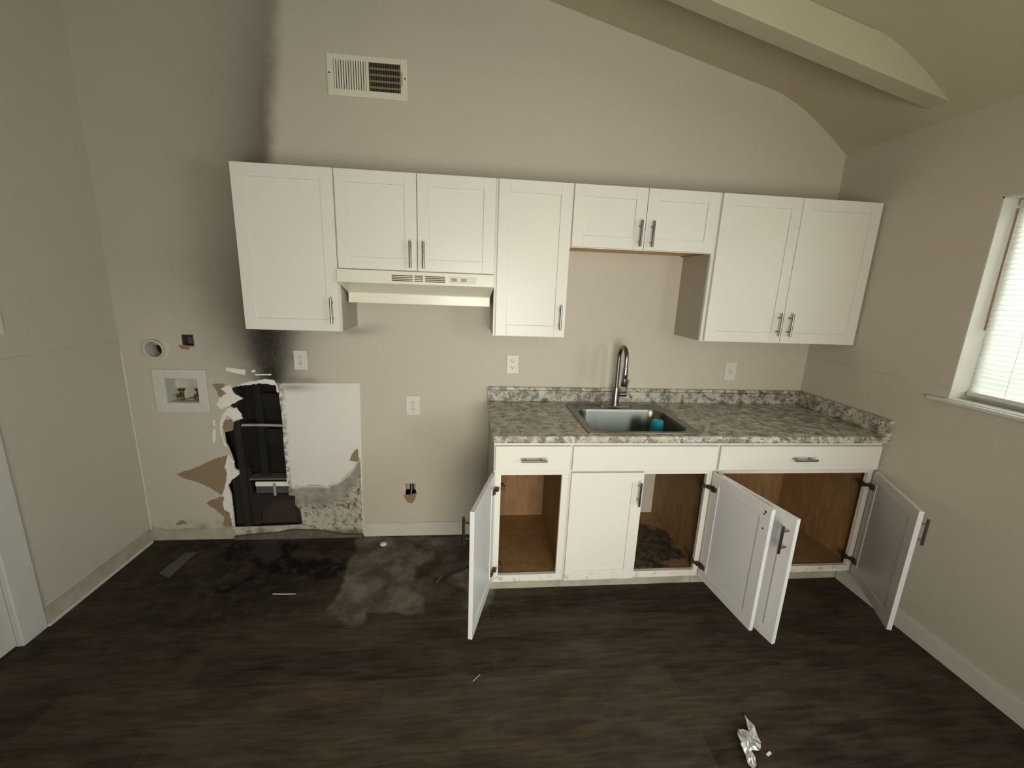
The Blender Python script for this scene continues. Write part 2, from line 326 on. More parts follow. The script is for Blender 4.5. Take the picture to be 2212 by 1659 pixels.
# ------------------------------------------------------------------ mesh helpers
ORG = {}
def T(x, y, z): return Matrix.Translation((x, y, z))
def RZ(a): return Matrix.Rotation(a, 4, 'Z')
class MB:
    def __init__(s): s.bm = bmesh.new(); s.M = Matrix()
    def face(s, pts):
        vs = [s.bm.verts.new(s.M @ Vector(p)) for p in pts]
        try: return s.bm.faces.new(vs)
        except ValueError: return None
    def box(s, x0, x1, y0, y1, z0, z1):
        x0, x1 = sorted((x0, x1)); y0, y1 = sorted((y0, y1)); z0, z1 = sorted((z0, z1))
        v = [s.bm.verts.new(s.M @ Vector((x, y, z))) for z in (z0, z1) for y in (y0, y1) for x in (x0, x1)]
        for q in ((0,2,3,1),(4,5,7,6),(0,1,5,4),(2,6,7,3),(0,4,6,2),(1,3,7,5)):
            s.bm.faces.new([v[i] for i in q])
        return s
    def tube(s, pts, rad, n=14, cap=True):
        pts = [Vector(p) for p in pts]
        rad = rad if isinstance(rad, (list, tuple)) else [rad]*len(pts)
        rings = []; prev = None
        for i, p in enumerate(pts):
            if i == 0: d = pts[1]-pts[0]
            elif i == len(pts)-1: d = pts[-1]-pts[-2]
            else:
                d = (pts[i+1]-pts[i]).normalized() + (pts[i]-pts[i-1]).normalized()
                if d.length < 1e-9: d = pts[i+1]-pts[i]
            d.normalize()
            if prev is None:
                a = Vector((0,0,1)) if abs(d.z) < .9 else Vector((1,0,0))
                e1 = d.cross(a).normalized()
            else:
                e1 = (prev - d*prev.dot(d)); e1.normalize()
            prev = e1; e2 = d.cross(e1)
            rings.append([s.bm.verts.new(s.M @ (p + (e1*math.cos(2*PI*k/n) + e2*math.sin(2*PI*k/n))*rad[i])) for k in range(n)])
        for a, b in zip(rings, rings[1:]):
            for k in range(n): s.bm.faces.new((a[k], a[(k+1)%n], b[(k+1)%n], b[k]))
        if cap: s.bm.faces.new(rings[0][::-1]); s.bm.faces.new(rings[-1])
        return s
    def prism(s, poly, lo, hi, plane='xz'):
        """poly in a plane, extruded along the third axis"""
        def P3(a, b, h): return (a, h, b) if plane == 'xz' else ((a, b, h) if plane == 'xy' else (h, a, b))
        A = [s.bm.verts.new(s.M @ Vector(P3(a, b, lo))) for a, b in poly]
        B = [s.bm.verts.new(s.M @ Vector(P3(a, b, hi))) for a, b in poly]
        s.bm.faces.new(A); s.bm.faces.new(B[::-1]); n = len(poly)
        for i in range(n): s.bm.faces.new((A[i], B[i], B[(i+1)%n], A[(i+1)%n]))
        return s
    def loops(s, L, close_last=False):
        R = [[s.bm.verts.new(s.M @ Vector(p)) for p in l] for l in L]; n = len(R[0])
        for a, b in zip(R, R[1:]):
            for k in range(n): s.bm.faces.new((a[k], a[(k+1)%n], b[(k+1)%n], b[k]))
        if close_last: s.bm.faces.new(R[-1])
        return s
    def build(s, name, mat, parent=None, label=None, cat=None, group=None, kind=None, bevel=0.0, smooth=False, origin=None, solid=0.0, recalc=True):
        if recalc: bmesh.ops.recalc_face_normals(s.bm, faces=s.bm.faces)
        co = [v.co for v in s.bm.verts]
        lo = Vector([min(c[i] for c in co) for i in range(3)]); hi = Vector([max(c[i] for c in co) for i in range(3)])
        org = Vector(origin) if origin else Vector(((lo.x+hi.x)/2, (lo.y+hi.y)/2, (lo.z+hi.z)/2 if parent else lo.z))
        for v in s.bm.verts: v.co -= org
        me = bpy.data.meshes.new(name); s.bm.to_mesh(me); s.bm.free()
        o = bpy.data.objects.new(name, me); C.objects.link(o); me.materials.append(MAT[mat])
        if smooth:
            for p in me.polygons: p.use_smooth = True
            try: me.set_sharp_from_angle(angle=math.radians(40))
            except Exception: pass
        if solid:
            m = o.modifiers.new('s', 'SOLIDIFY'); m.thickness = solid; m.offset = 0
        if bevel:
            m = o.modifiers.new('b', 'BEVEL'); m.width = bevel; m.segments = 2; m.limit_method = 'ANGLE'; m.angle_limit = math.radians(50)
        if parent: o.parent = parent; o.location = org - ORG[parent.name]
        else: o.location = org
        ORG[o.name] = org
        tag(o, label, cat, group, kind)
        return o
def tag(o, label=None, cat=None, group=None, kind=None):
    if label: o['label'] = label
    if cat: o['category'] = cat
    if group: o['group'] = group
    if kind: o['kind'] = kind
def thing(name, loc, label, cat, group=None):
    o = bpy.data.objects.new(name, None); C.objects.link(o); o.location = loc; o.empty_display_size = .1
    ORG[o.name] = Vector(loc); tag(o, label, cat, group); return o

ZW, XK = 2.432, 2.93      # top of the right wall; where the ceiling breaks down towards it
# ------------------------------------------------------------------ room shell
def vnoise(x, y, sc, seed=0):
    rng = np.random.RandomState(seed); G = rng.rand(64, 64)
    x = x*sc; y = y*sc; xi = np.floor(x).astype(int); yi = np.floor(y).astype(int)
    fx = x-xi; fy = y-yi; fx = fx*fx*(3-2*fx); fy = fy*fy*(3-2*fy)
    a = G[xi%64, yi%64]; b = G[(xi+1)%64, yi%64]; c = G[xi%64, (yi+1)%64]; d = G[(xi+1)%64, (yi+1)%64]
    return (a*(1-fx)+b*fx)*(1-fy) + (c*(1-fx)+d*fx)*fy
def fbm(x, y, sc, seed=0):
    return sum(vnoise(x, y, sc*2**k, seed+k)*.5**k for k in range(4))/1.875
def poly_sd(x, y, poly):
    d = np.full(x.shape, 1e9); ins = np.zeros(x.shape, bool); n = len(poly)
    for i in range(n):
        ax, ay = poly[i]; bx, by = poly[(i+1)%n]; ex, ey = bx-ax, by-ay
        t = np.clip(((x-ax)*ex+(y-ay)*ey)/(ex*ex+ey*ey+1e-12), 0, 1)
        d = np.minimum(d, np.hypot(x-ax-t*ex, y-ay-t*ey))
        c = ((ay > y) != (by > y)) & (x < (bx-ax)*(y-ay)/(by-ay+1e-12)+ax); ins ^= c
    return np.where(ins, -d, d)
def sstep(v, a, b):
    t = np.clip((v-a)/(b-a), 0, 1); return t*t*(3-2*t)

def make_floor():
    xs = np.concatenate([np.arange(XL-.15, 1.5, .012), np.linspace(1.5, XR+.15, 40)])
    ys = np.concatenate([np.arange(0.15, -1.25, -.012), np.linspace(-1.26, YR, 60)])
    X, Y = np.meshgrid(xs, ys, indexing='ij')
    wx = X + (fbm(X, Y, 14, 3)-.5)*.055; wy = Y + (fbm(X, Y, 14, 11)-.5)*.055
    dust = sstep(poly_sd(wx, wy, P['DUST']), .018, -.012)
    dust *= sstep(fbm(X, Y, 6, 21), .28, .46)*.65+.35
    hull = sstep(poly_sd(wx, wy, [(.42,-.02),(1.25,-.02),(1.25,-.66),(.9,-.70),(.46,-.66)]), .02, -.03)
    dust = np.maximum(dust, hull*.5*sstep(fbm(X, Y, 8, 41), .3, .6))
    soot = sstep(poly_sd(wx, wy, P['SOOTF']), .05, -.05)
    # smoke-blackened ground in front of the wall opening
    g = np.exp(-((X+.15)/.55)**2 - ((Y+.15)/.35)**2)
    soot = np.clip(np.maximum(soot, g*1.1*sstep(fbm(X, Y, 7, 5), .3, .6)), 0, 1)
    g2 = np.exp(-((X-.85)/.30)**2 - ((Y+.14)/.05)**2)
    soot = np.clip(soot + .9*g2*sstep(fbm(X, Y, 10, 8), .2, .5), 0, 1)
    g3 = np.exp(-((X+.15)/.65)**2 - ((Y+.45)/.42)**2)*.75*sstep(fbm(X, Y, 5, 31), .25, .6)
    soot = np.maximum(soot, g3)
    soot *= (1-dust*.6)
    grey = sstep(poly_sd(wx, wy, P['GRAYF']), .03, -.02)*.6 + .8*np.exp(-((X-.0)/.35)**2-((Y+.02)/.04)**2)
    n, m = X.shape
    me = bpy.data.meshes.new('floor')
    verts = np.stack([X, Y, np.zeros_like(X)], -1).reshape(-1, 3)
    idx = np.arange(n*m).reshape(n, m)
    fc = np.stack([idx[:-1, :-1], idx[:-1, 1:], idx[1:, 1:], idx[1:, :-1]], -1).reshape(-1, 4)
    me.from_pydata(verts.tolist(), [], fc.tolist())
    at = me.attributes.new('stain', 'FLOAT_VECTOR', 'POINT')
    at.data.foreach_set('vector', np.stack([dust, soot, np.clip(grey, 0, 1)], -1).reshape(-1).astype(np.float32))
    me.materials.append(MAT['floor'])
    o = bpy.data.objects.new('floor', me); C.objects.link(o); ORG['floor'] = Vector((0,0,0))
    me.update()
    if me.polygons[0].normal.z < 0: me.flip_normals()
    o['kind'] = 'structure'
    m = o.modifiers.new('s', 'SOLIDIFY'); m.thickness = .05; m.offset = -1
make_floor()

WT = .013
_rg = random.Random(7)
def ragged(poly, amp=.0035, seg=.011):
    out = []
    for i, (a, b) in enumerate(poly):
        c, d = poly[(i+1) % len(poly)]
        L = math.hypot(c-a, d-b); n = max(1, int(L/seg))
        for k in range(n):
            t = k/n; j = 0 if k == 0 else _rg.uniform(-amp, amp)
            nx, ny = (d-b)/max(L, 1e-6), -(c-a)/max(L, 1e-6)
            out.append((a+(c-a)*t+nx*j, b+(d-b)*t+ny*j))
    return out
def circ(cx, cz, r, n=28, ry=None): return [(cx+r*math.cos(2*PI*k/n), cz+(ry or r)*math.sin(2*PI*k/n)) for k in range(n)]
def rect(x0, x1, z0, z1): return [(x0, z0), (x1, z0), (x1, z1), (x0, z1)]
DUCT = (-.640, 1.196)
def make_back_wall():
    cu = bpy.data.curves.new('w', 'CURVE'); cu.dimensions = '2D'; cu.fill_mode = 'BOTH'; cu.extrude = WT/2
    polys = [[(XL, 0), (XR, 0), (XR, ZW+.01), (XK, ceil_z(XK)+.01), (XL, ceil_z(XL)+.02)], P['HOLE'], circ(*DUCT, .052),
             rect(-.503, -.441, 1.213, 1.279), rect(-.622, -.450, .885, 1.027),
             [(.708,.365),(.771,.365),(.771,.318),(.776,.29),(.765,.262),(.74,.258),(.716,.262),(.706,.29),(.708,.318)]]
    for pl in polys:
        sp = cu.splines.new('POLY'); sp.points.add(len(pl)-1); sp.use_cyclic_u = True
        for q, (a, b) in zip(sp.points, pl): q.co = (a, b, 0, 1)
    tmp = bpy.data.objects.new('w', cu); C.objects.link(tmp)
    bpy.context.view_layer.update()
    dg = bpy.context.evaluated_depsgraph_get()
    me0 = bpy.data.meshes.new_from_object(tmp.evaluated_get(dg))
    mb = MB(); mb.bm.from_mesh(me0)
    for v in mb.bm.verts: v.co = Vector((v.co.x, WT/2 + v.co.z, v.co.y))
    bmesh.ops.remove_doubles(mb.bm, verts=mb.bm.verts, dist=1e-5)
    bpy.data.objects.remove(tmp)
    return mb.build('wall_back', 'wall_soot_shadow', kind='structure', origin=(0, 0, 0))
WB = make_back_wall()

# inside of the wall
mb = MB(); zt = ceil_z(XR)
mb.box(XL-.1, XR+.14, .105, .12, -.05, 3.75)
mb.box(XL-.1, XL, .013, .105, -.05, 3.75).box(XR, XR+.14, .013, .105, -.05, 2.75).box(XL, XR, .013, .105, -.05, 0)
mb.build('sheathing', 'black', WB)
MB().box(-.292, -.252, .014, .10, 0, 1.4).build('stud', 'char', WB, bevel=.002)
MB().box(-.175, -.137, .050, .10, .40, 1.4).build('stud', 'black', WB, bevel=.002)
MB().box(.03, .068, .014, .10, 0, 1.4).build('stud', 'char', WB, bevel=.002)
MB().box(-.345, .075, .014, .10, .0, .070).build('bottom_plate', 'char2', WB, bevel=.002)
MB().box(-.137, .03, .06, .09, .84, .93).build('blocking', 'black', WB, bevel=.002)
MB().box(-.137, .03, .07, .095, .60, .70).build('blocking', 'black', WB, bevel=.002)
MB().tube([(-.245, .02, .742), (-.16, .018, .745), (.02, .02, .740)], .0085).build('conduit', 'greyplastic', WB, smooth=True, label='thin pale pipe crossing the opening')
MB().box(-.185, -.145, .012, .03, .735, .757).build('clamp', 'char2', WB, bevel=.002)
MB().box(-.235, -.004, .010, .09, .390, .402).build('ledge', 'grime', WB, bevel=.001)
MB().box(-.205, -.004, .016, .03, .345, .374).build('scrap_board', 'peel', WB, bevel=.002, label='pale strip of board')
MB().box(-.205, .028, .020, .034, .296, .344).build('scrap_board', 'purplebox', WB, bevel=.002)
MB().box(-.098, -.084, .008, .018, .285, .366).build('strap', 'greyplastic', WB, bevel=.001)
MB().box(-.345, -.235, .03, .06, .08, .46).build('charred_panel', 'char', WB, bevel=.002)
MB().box(-.235, .068, .036, .06, .08, .295).build('smoked_panel', 'char2', WB, bevel=.002)
MB().prism([(-.235,.08),(-.2,.08),(-.18,.2),(-.12,.24),(-.02,.25),(.06,.26),(.066,.285),(-.235,.29)], .022, .036).build('smoked_panel', 'char', WB)
MB().prism(P['PATCH'], -.004, -.0002).build('drywall_patch', 'patch', WB, label='pale bare board with a dark mouldy tide line')
MB().prism([(.447,1.012),(.453,1.012),(.446,.62),(.441,.3),(.4385,.02),(.434,.02),(.437,.49),(.443,.8)], -.006, -.0002).build('patch_edge', 'peel', WB)
for i, pl in enumerate(P['WHITE']):
    MB().prism(ragged(pl, .0035 if i < 4 else .0012), -.0045 if i < 4 else -.002, .0005).build('torn_gypsum', 'peel', WB)
for pl in P['TAN']:
    yy = -.006 if pl is P['TAN'][5] else -.0015
    MB().prism(ragged(pl), yy, -.0002).build('torn_paper', 'tan', WB, label='brown kraft paper bared under torn paint')
MB().prism(ragged(P['SQTAN'], .002), -.0015, -.0002).build('torn_paper', 'tan', WB)
MB().prism(ragged(P['H2TAN'], .002), -.0015, -.0002).build('torn_paper', 'tan', WB)
MB().prism(ragged(P['H2WHT'], .002), -.0015, -.0002).build('torn_gypsum', 'paper', WB)
MB().prism([(-.018,1.01),(.0,1.012),(-.002,.97),(-.012,.965)], -.003, -.0002).build('torn_paper', 'tan', WB)
# caulk line in the left corner
MB().tube([(XL+.003, -.003, .02), (XL+.004, -.003, .4), (XL+.003, -.004, .8), (XL+.003, -.003, 1.18)], .005, 8).build('caulk_line', 'trim', WB, smooth=True)

# left wall with doorway
DY0, DY1 = -.775, -1.60
mb = MB()
cz = ceil_z(XL)+.02
mb.box(XL-.12, XL, DY0, .0, -.05, cz).box(XL-.12, XL, YR, DY1, -.05, cz).box(XL-.12, XL, DY1, DY0, 2.06, cz)
WL = mb.build('wall_left', 'wall_seam', kind='structure', origin=(XL, 0, 0))
mb = MB(); mb.box(XL-.045, XL-.008, DY1+.022, DY0-.022, .008, 2.035)
D1 = mb.build('door_1', 'trim', kind='structure', origin=(XL-.02, DY1, 0), bevel=.003)
for (a, b, z0, z1) in ((DY0-.02, DY0+.088, .0, 2.06), (DY1-.07, DY1+.02, .0, 2.06), (DY1-.07, DY0+.088, 2.06, 2.14)):
    MB().box(XL, XL+.016, a, b, z0, z1).build('casing', 'trim', D1, bevel=.003)
MB().box(XL-.12, XL, DY0-.02, DY0, 0, 2.06).build('jamb', 'trim', D1)
MB().box(XL-.12, XL, DY1, DY1+.02, 0, 2.06).build('jamb', 'trim', D1)
mb = MB(); mb.M = T(XL-.008, DY1+.09, .95)
mb.tube([(0,0,0),(.03,0,0),(.04,0,0),(.06,0,0),(.068,0,0)], [.012,.012,.025,.027,.015], 18).build('door_knob', 'nickel', D1, smooth=True)

# right wall with window
WY0, WY1, WZ0, WZ1 = -.848, -1.76, 1.180, 2.045
mb = MB(); cz = ZW; XO = XR+.14
mb.box(XR, XO, WY0, .0, -.05, cz).box(XR, XO, -2.6, WY1, -.05, cz).box(XR, XO, YR, -3.5, -.05, cz).box(XR, XO, -3.5, -2.6, -.05, .9).box(XR, XO, -3.5, -2.6, 2.02, cz).box(XR, XO, WY1, WY0, -.05, WZ0).box(XR, XO, WY1, WY0, WZ1, cz)
mb.build('wall_right', 'wall_seam', kind='structure', origin=(XR, 0, 0))
mb = MB()
fx0, fx1 = XR+.105, XR+.135
mb.box(fx0, fx1, WY1, WY0, WZ0, WZ0+.035).box(fx0, fx1, WY1, WY0, WZ1-.035, WZ1)
mb.box(fx0, fx1, WY1, WY1+.035, WZ0+.035, WZ1-.035).box(fx0, fx1, WY0-.035, WY0, WZ0+.035, WZ1-.035)
mb.box(fx0+.004, fx1-.004, (WY0+WY1)/2-.016, (WY0+WY1)/2+.016, WZ0+.035, WZ1-.035)
WN = mb.build('window_1', 'trim', kind='structure', origin=(XR+.12, WY1, WZ0), bevel=.002)
for a, b in ((WY1+.035, (WY0+WY1)/2-.016), ((WY0+WY1)/2+.016, WY0-.035)):
    MB().box(fx0+.013, fx0+.017, a, b, WZ0+.035, WZ1-.035).build('pane', 'glass', WN)
mb = MB()
mb.box(XR, XR+.105, WY0, WY0-.006, WZ0+.002, WZ1).box(XR, XR+.105, WY1, WY1+.006, WZ0+.002, WZ1).box(XR, XR+.105, WY1, WY0, WZ1-.006, WZ1)
mb.build('window_return', 'trim', WN)
mb = MB(); mb.box(XR-.022, XR, -1.83, -.776, WZ0-.014, WZ0).box(XR, XR+.105, WY1, WY0, WZ0-.001, WZ0+.004)
mb.build('window_sill', 'trim', WN, bevel=.002)
# blind
bx = XR+.085
bl = thing('window_blind', (bx, -1.30, WZ0), 'white mini blind lowered in the window on the right wall, glowing with daylight', 'blind')
mb = MB(); nsl = 37; zb0, zb1 = WZ0+.045, WZ1-.035
for k in range(nsl):
    z = zb0 + (k+.5)*(zb1-zb0)/nsl; a = math.radians(62); hw = .0125
    mb.face([(bx-hw*math.cos(a), WY1+.014, z-hw*math.sin(a)), (bx-hw*math.cos(a), WY0-.014, z-hw*math.sin(a)), (bx+.001, WY0-.014, z+.001), (bx+.001, WY1+.014, z+.001)])
    mb.face([(bx+.001, WY1+.014, z+.001), (bx+.001, WY0-.014, z+.001), (bx+hw*math.cos(a), WY0-.014, z+hw*math.sin(a)), (bx+hw*math.cos(a), WY1+.014, z+hw*math.sin(a))])
bmesh.ops.remove_doubles(mb.bm, verts=mb.bm.verts, dist=1e-5)
mb.build('slats', 'slat', bl, solid=.0007)
MB().box(bx-.016, bx+.012, WY1+.012, WY0-.012, WZ1-.034, WZ1-.008).build('headrail', 'trim', bl, bevel=.002)
MB().box(bx-.016, bx+.016, WY1+.014, WY0-.014, WZ0+.022, WZ0+.042).build('bottom_rail', 'trim', bl, bevel=.004)
MB().tube([(bx-.022, -.866, 2.000), (bx-.024, -.868, 1.75), (bx-.022, -.870, 1.497)], .0042, 6).build('tilt_wand', 'amber', bl)
for yy in (-1.0, -1.6):
    MB().tube([(bx-.014, yy, WZ0+.04), (bx-.014, yy, WZ1-.03)], .0008, 5).build('ladder_cord', 'trim', bl)

# rear wall with a wide glazed opening (behind the camera)
mb = MB()
def rearpoly(x0, x1, z0): return [(x0, z0), (x1, z0), (x1, ceil_z(x1)+.02), (x0, ceil_z(x0)+.02)]
mb.prism(rearpoly(XL, .3, 0), YR-.1, YR).prism(rearpoly(2.1, XR, 0), YR-.1, YR).prism(rearpoly(.3, 2.1, 2.1), YR-.1, YR)
mb.build('wall_rear', 'wall', kind='structure', origin=(XL, YR, 0))
# ceiling and beam
def sloped(x0, x1, y0, y1, dz0, dz1):
    mb = MB(); mb.prism([(x0, ceil_z(x0)+dz0), (x1, ceil_z(x1)+dz0), (x1, ceil_z(x1)+dz1), (x0, ceil_z(x0)+dz1)], y0, y1); return mb
mb = MB(); xe = XR+.14
bend = [(XK-.14 + k*(XR-XK+.14)/12) for k in range(13)]
tz = ZW-ceil_z(XR)
curve = [(x, ceil_z(x) + tz*((x-bend[0])/(XR-bend[0]))**1.6) for x in bend]
mb.prism([(XL-.12, ceil_z(XL-.12))] + curve + [(xe, ZW-.08), (xe, ZW+.14), (XK+.02, ceil_z(XK)+.12), (XL-.12, ceil_z(XL-.12)+.1)], YR-.1, .0)
CE = mb.build('ceiling', 'ceil', kind='structure', origin=(XR, 0, ceil_z(XR)), smooth=True)
sloped(XL, XR, -.595, -.500, -.140, .0).build('beam', 'ceil', CE, bevel=.004)
sloped(XL, XR, -3.095, -3.000, -.140, .0).build('beam', 'ceil', CE, bevel=.004)

# baseboards
mb = MB(); mb.box(.441, BX[0]-.002, -.0125, -.0002, .0, .088).box(.441, BX[0]-.002, -.009, -.0002, .088, .094)
mb.build('baseboard_back', 'trim', kind='structure', bevel=.002)
mb = MB(); mb.box(XR-.0125, XR-.0002, -3.89, -.54, 0, .085).box(XR-.009, XR-.0002, -3.89, -.54, .085, .095)
mb.build('baseboard_right', 'trim', kind='structure', bevel=.002)
mb = MB(); mb.box(XL+.0002, XL+.012, DY0+.088, -.002, 0, .07).box(XL+.0002, XL+.009, DY0+.088, -.02, .07, .086)
BL = mb.build('baseboard_left', 'trim_dirty', kind='structure', bevel=.002)
MB().box(XL+.012, XL+.024, DY0+.088, -.03, 0, .016).build('shoe_moulding', 'trim', BL, bevel=.003)
# remains of the removed baseboard left of the opening
MB().prism([(XL+.012,0),(-.35,0),(-.345,.05),(-.38,.075),(-.5,.068),(-.6,.076),(-.72,.066),(XL+.03,.08),(XL+.012,.10)], -.006, -.0002).build('baseboard_remnant', 'trim_dirty', WB)
MB().prism([(-.345,0),(.435,0),(.43,.018),(.3,.024),(.2,.05),(.1,.055),(.0,.06),(-.1,.04),(-.25,.03),(-.345,.02)], -.02, -.0005).build('floor_debris_ridge', 'grime', WB)

# ------------------------------------------------------------------ cabinet kit
def pull(name, M, parent, vertical=True, L=.126, mat='nickel'):
    """bar pull; local: bar along z (or x), standing off along -y"""
    mb = MB(); mb.M = M; h = L/2; q = .038
    def ax(t, y): return (0, y, t) if vertical else (t, y, 0)
    mb.tube([ax(-h, -.033), ax(h, -.033)], .006, 14)
    for sgn in (-1, 1): mb.tube([ax(sgn*q, 0), ax(sgn*q, -.030)], .0042, 10)
    return mb.build(name, mat, parent, smooth=True)

def shaker(w, h, M, parent, t=.019, rail=.057, name='door', mat='white', label=None, inner=False):
    """w along +x from 0, z 0..h, back face y=0, front face y=-t"""
    mb = MB(); mb.M = M
    mb.box(0, rail, -t, 0, 0, h).box(w-rail, w, -t, 0, 0, h)
    mb.box(rail, w-rail, -t, 0, 0, rail).box(rail, w-rail, -t, 0, h-rail, h)
    mb.box(rail, w-rail, -t+.0055, -.0035, rail, h-rail)
    return mb.build(name, mat, parent, label=label, bevel=.0012)

def hinge_cup(M, parent):
    """tarnished concealed hinge: cup plate on the door back, arm to the frame (M at door back face, hinge edge)"""
    mb = MB(); mb.M = M
    mb.box(.004, .046, 0, .006, -.012, .012).tube([(.024, 0, 0), (.024, .010, 0)], .016, 14)
    mb.box(-.012, .010, .004, .020, -.008, .008)
    return mb.build('hinge', 'hinge', parent, bevel=.001)

def carcass(x0, x1, z0, z1, depth, parent, back=True, floor='wood', wall='wood', low=False, shelf=None, zf=None, skins=(True, True), top=True):
    t = .012; yf = -depth+.02
    s0 = .003 if skins[0] else 0; s1 = .003 if skins[1] else 0
    a, b = x0+s0+.0005, x1-s1-.0005
    mb = MB(); mb.box(a, a+t, yf, -.002, z0, z1).box(b-t, b, yf, -.002, z0, z1)
    if top: mb.box(a+t, b-t, yf, -.002, z1-t, z1)
    if not top: mb.box(a+t, b-t, -.012, -.002, z1-.07, z1)
    if back: mb.box(a+t, b-t, -.012, -.002, z0+t, z1-t if top else z1-.07)
    body = mb.build('body', wall, parent)
    zf = z0+.006 if zf is None else zf
    MB().box(a+t, b-t, yf, -.012 if back else -.002, zf, zf+t).build('bottom_panel', floor, parent)
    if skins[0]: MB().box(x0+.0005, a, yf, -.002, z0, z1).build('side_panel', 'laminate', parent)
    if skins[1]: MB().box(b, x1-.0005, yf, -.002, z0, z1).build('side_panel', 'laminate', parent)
    if shelf: MB().box(a+t, b-t, yf+.06, -.012, shelf, shelf+t).build('shelf', 'wood', parent)
    return body

def face_frame(x0, x1, z0, z1, depth, parent, mids=(), rails=(), mat='white', st=.038, bot=.038):
    mb = MB(); y0, y1 = -depth, -depth+.0195
    mb.box(x0+.0003, x0+st, y0, y1, z0, z1).box(x1-st, x1-.0003, y0, y1, z0, z1)
    mb.box(x0+st, x1-st, y0, y1, z0, z0+bot).box(x0+st, x1-st, y0, y1, z1-.038, z1)
    for m in mids: mb.box(m-.019, m+.019, y0, y1, z0+bot, z1-.038)
    for r0, r1 in rails: mb.box(x0+st, x1-st, y0, y1, r0, r1)
    return mb.build('face_frame', mat, parent)

def upper(x0, x1, z0, label, doors, handle, gaps=(.004, .004), under='laminate', sub=.0, skins=(True, True)):
    c = thing('wall_cabinet', ((x0+x1)/2, -.15, z0), label, 'cabinet', 'wall cabinets')
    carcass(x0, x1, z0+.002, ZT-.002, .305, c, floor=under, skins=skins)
    face_frame(x0, x1, z0, ZT, .305, c)
    zz0, zz1 = z0+.003, ZT-.003; gl, gr = gaps
    xs = [x0+gl, x1-gr] if doors == 1 else [x0+gl, (x0+x1)/2, x1-gr]
    for i in range(doors):
        a, b = xs[i], xs[i+1]
        if doors == 2: a, b = (a, b-.0015) if i == 0 else (a+.0015, b)
        d = shaker(b-a, zz1-zz0, T(a, -.306, zz0), c)
        hx = {'l': a+.030, 'r': b-.030}[handle[i]]
        pull('handle', T(hx, -.325, HZ[z0]), d)
    return c
HZ = {ZB: 1.458, ZH: 1.740, ZM: 1.892}
upper(UX[0], UX[1], ZB, 'white single-door wall cabinet at the left end of the row, above the burned wall opening', 1, 'r')
upper(UX[1], UX[3], ZH, 'white two-door wall cabinet directly above the range hood', 2, 'rl')
upper(UX[3], UX[4], ZB, 'narrow white single-door wall cabinet between the range hood and the sink recess', 1, 'r', gaps=(.012, .004))
upper(UX[4], UX[6], ZM, 'short white two-door wall cabinet high above the sink, raw wood underside', 2, 'rl', under='ply')
upper(UX[6], UX[8], ZB, 'wide white two-door wall cabinet at the right end of the row, beside the right wall', 2, 'rl', gaps=(.016, .004))

# base cabinets
BD = .610; BT = .8815; ZD0, ZD1 = .732, .862; DZ0, DZ1 = .112, .722
def base(x0, x1, label, mids=(), back=True, floor='wood', skins=(False, False)):
    c = thing('base_cabinet', ((x0+x1)/2, -.3, 0), label, 'cabinet', 'base cabinets')
    carcass(x0, x1, ZK+.001, BT, BD, c, back=back, floor=floor, zf=ZK+.022, skins=skins, top=False)
    face_frame(x0, x1, ZK, BT, BD, c, mids=mids, rails=((.705, .737),), mat='white_low')
    MB().box(x0+.001, x1-.001, -BD+.075, -BD+.087, .0, ZK).build('toe_kick', 'trim_dirty', c)
    return c
def drawer(x0, x1, c, name='drawer', handle=True):
    d = MB().box(x0, x1, -BD-.0195, -BD-.0005, ZD0, ZD1).build(name, 'white', c, bevel=.002)
    if handle:
        MB().box(x0+.05, x1-.05, -BD+.02, -.12, .755, .845).build('drawer_box', 'wood', d)
        pull('handle', T((x0+x1)/2, -BD-.0195, .798), d, vertical=False)
    return d
def swing(hx, w, side, ang, c, hy=-BD-.0005, label=None, handle=True):
    """side +1: door runs to +x when closed; ang opening in degrees"""
    h = DZ1-DZ0
    if ang > 0: hy -= .014
    if side > 0:
        M = T(hx, hy, DZ0) @ RZ(-math.radians(ang))
    else:
        M = T(hx, hy, DZ0) @ RZ(math.radians(ang)) @ T(-w, 0, 0)
    d = shaker(w, h, M, c, mat='white_in' if ang > 0 else 'white_low', label=label)
    x = w-.026 if side > 0 else .026
    if handle: pull('handle', M @ T(x, -.019, h-.105), d)
    if ang > 0:
        for z in (.075, h-.085):
            HM = M @ T(0, 0, z) if side > 0 else M @ T(w, 0, z) @ Matrix.Scale(-1, 4, (1, 0, 0))
            hinge_cup(HM, d)
    return d
def arm(x, z, sgn, c):
    """hinge arm and mounting plate on the inner edge of the frame stile"""
    MB().box(x, x+sgn*.022, -BD-.006, -BD+.014, z-.009, z+.009).box(x+sgn*.002, x+sgn*.016, -BD+.004, -BD+.03, z-.014, z+.014).build('hinge_plate', 'hinge', c, bevel=.002)
b1 = base(BX[0], BX[1], 'narrow white base cabinet at the left end of the counter, door swung wide open', skins=(True, False))
drawer(BX[0]+.006, BX[1]-.005, b1)
swing(BX[0]+.008, .376, 1, 106, b1)
for z in (.19, .635): arm(BX[0]+.038, z, 1, b1)
b2 = base(BX[1], BX[2], 'white sink base cabinet under the sink, right door open over a rotted floor', mids=(), back=False, floor='wood_floor')
drawer(BX[1]+.006, BX[2]-.006, b2, 'false_drawer_front', handle=False)
swing(BX[1]+.006, .374, 1, 0, b2)
dA = swing(BX[2]-.016, .384, -1, 96, b2, handle=False, label='open door with screw holes and no handle')
MA = T(BX[2]-.016, -BD-.0145, DZ0) @ RZ(math.radians(96)) @ T(-.384, 0, 0)
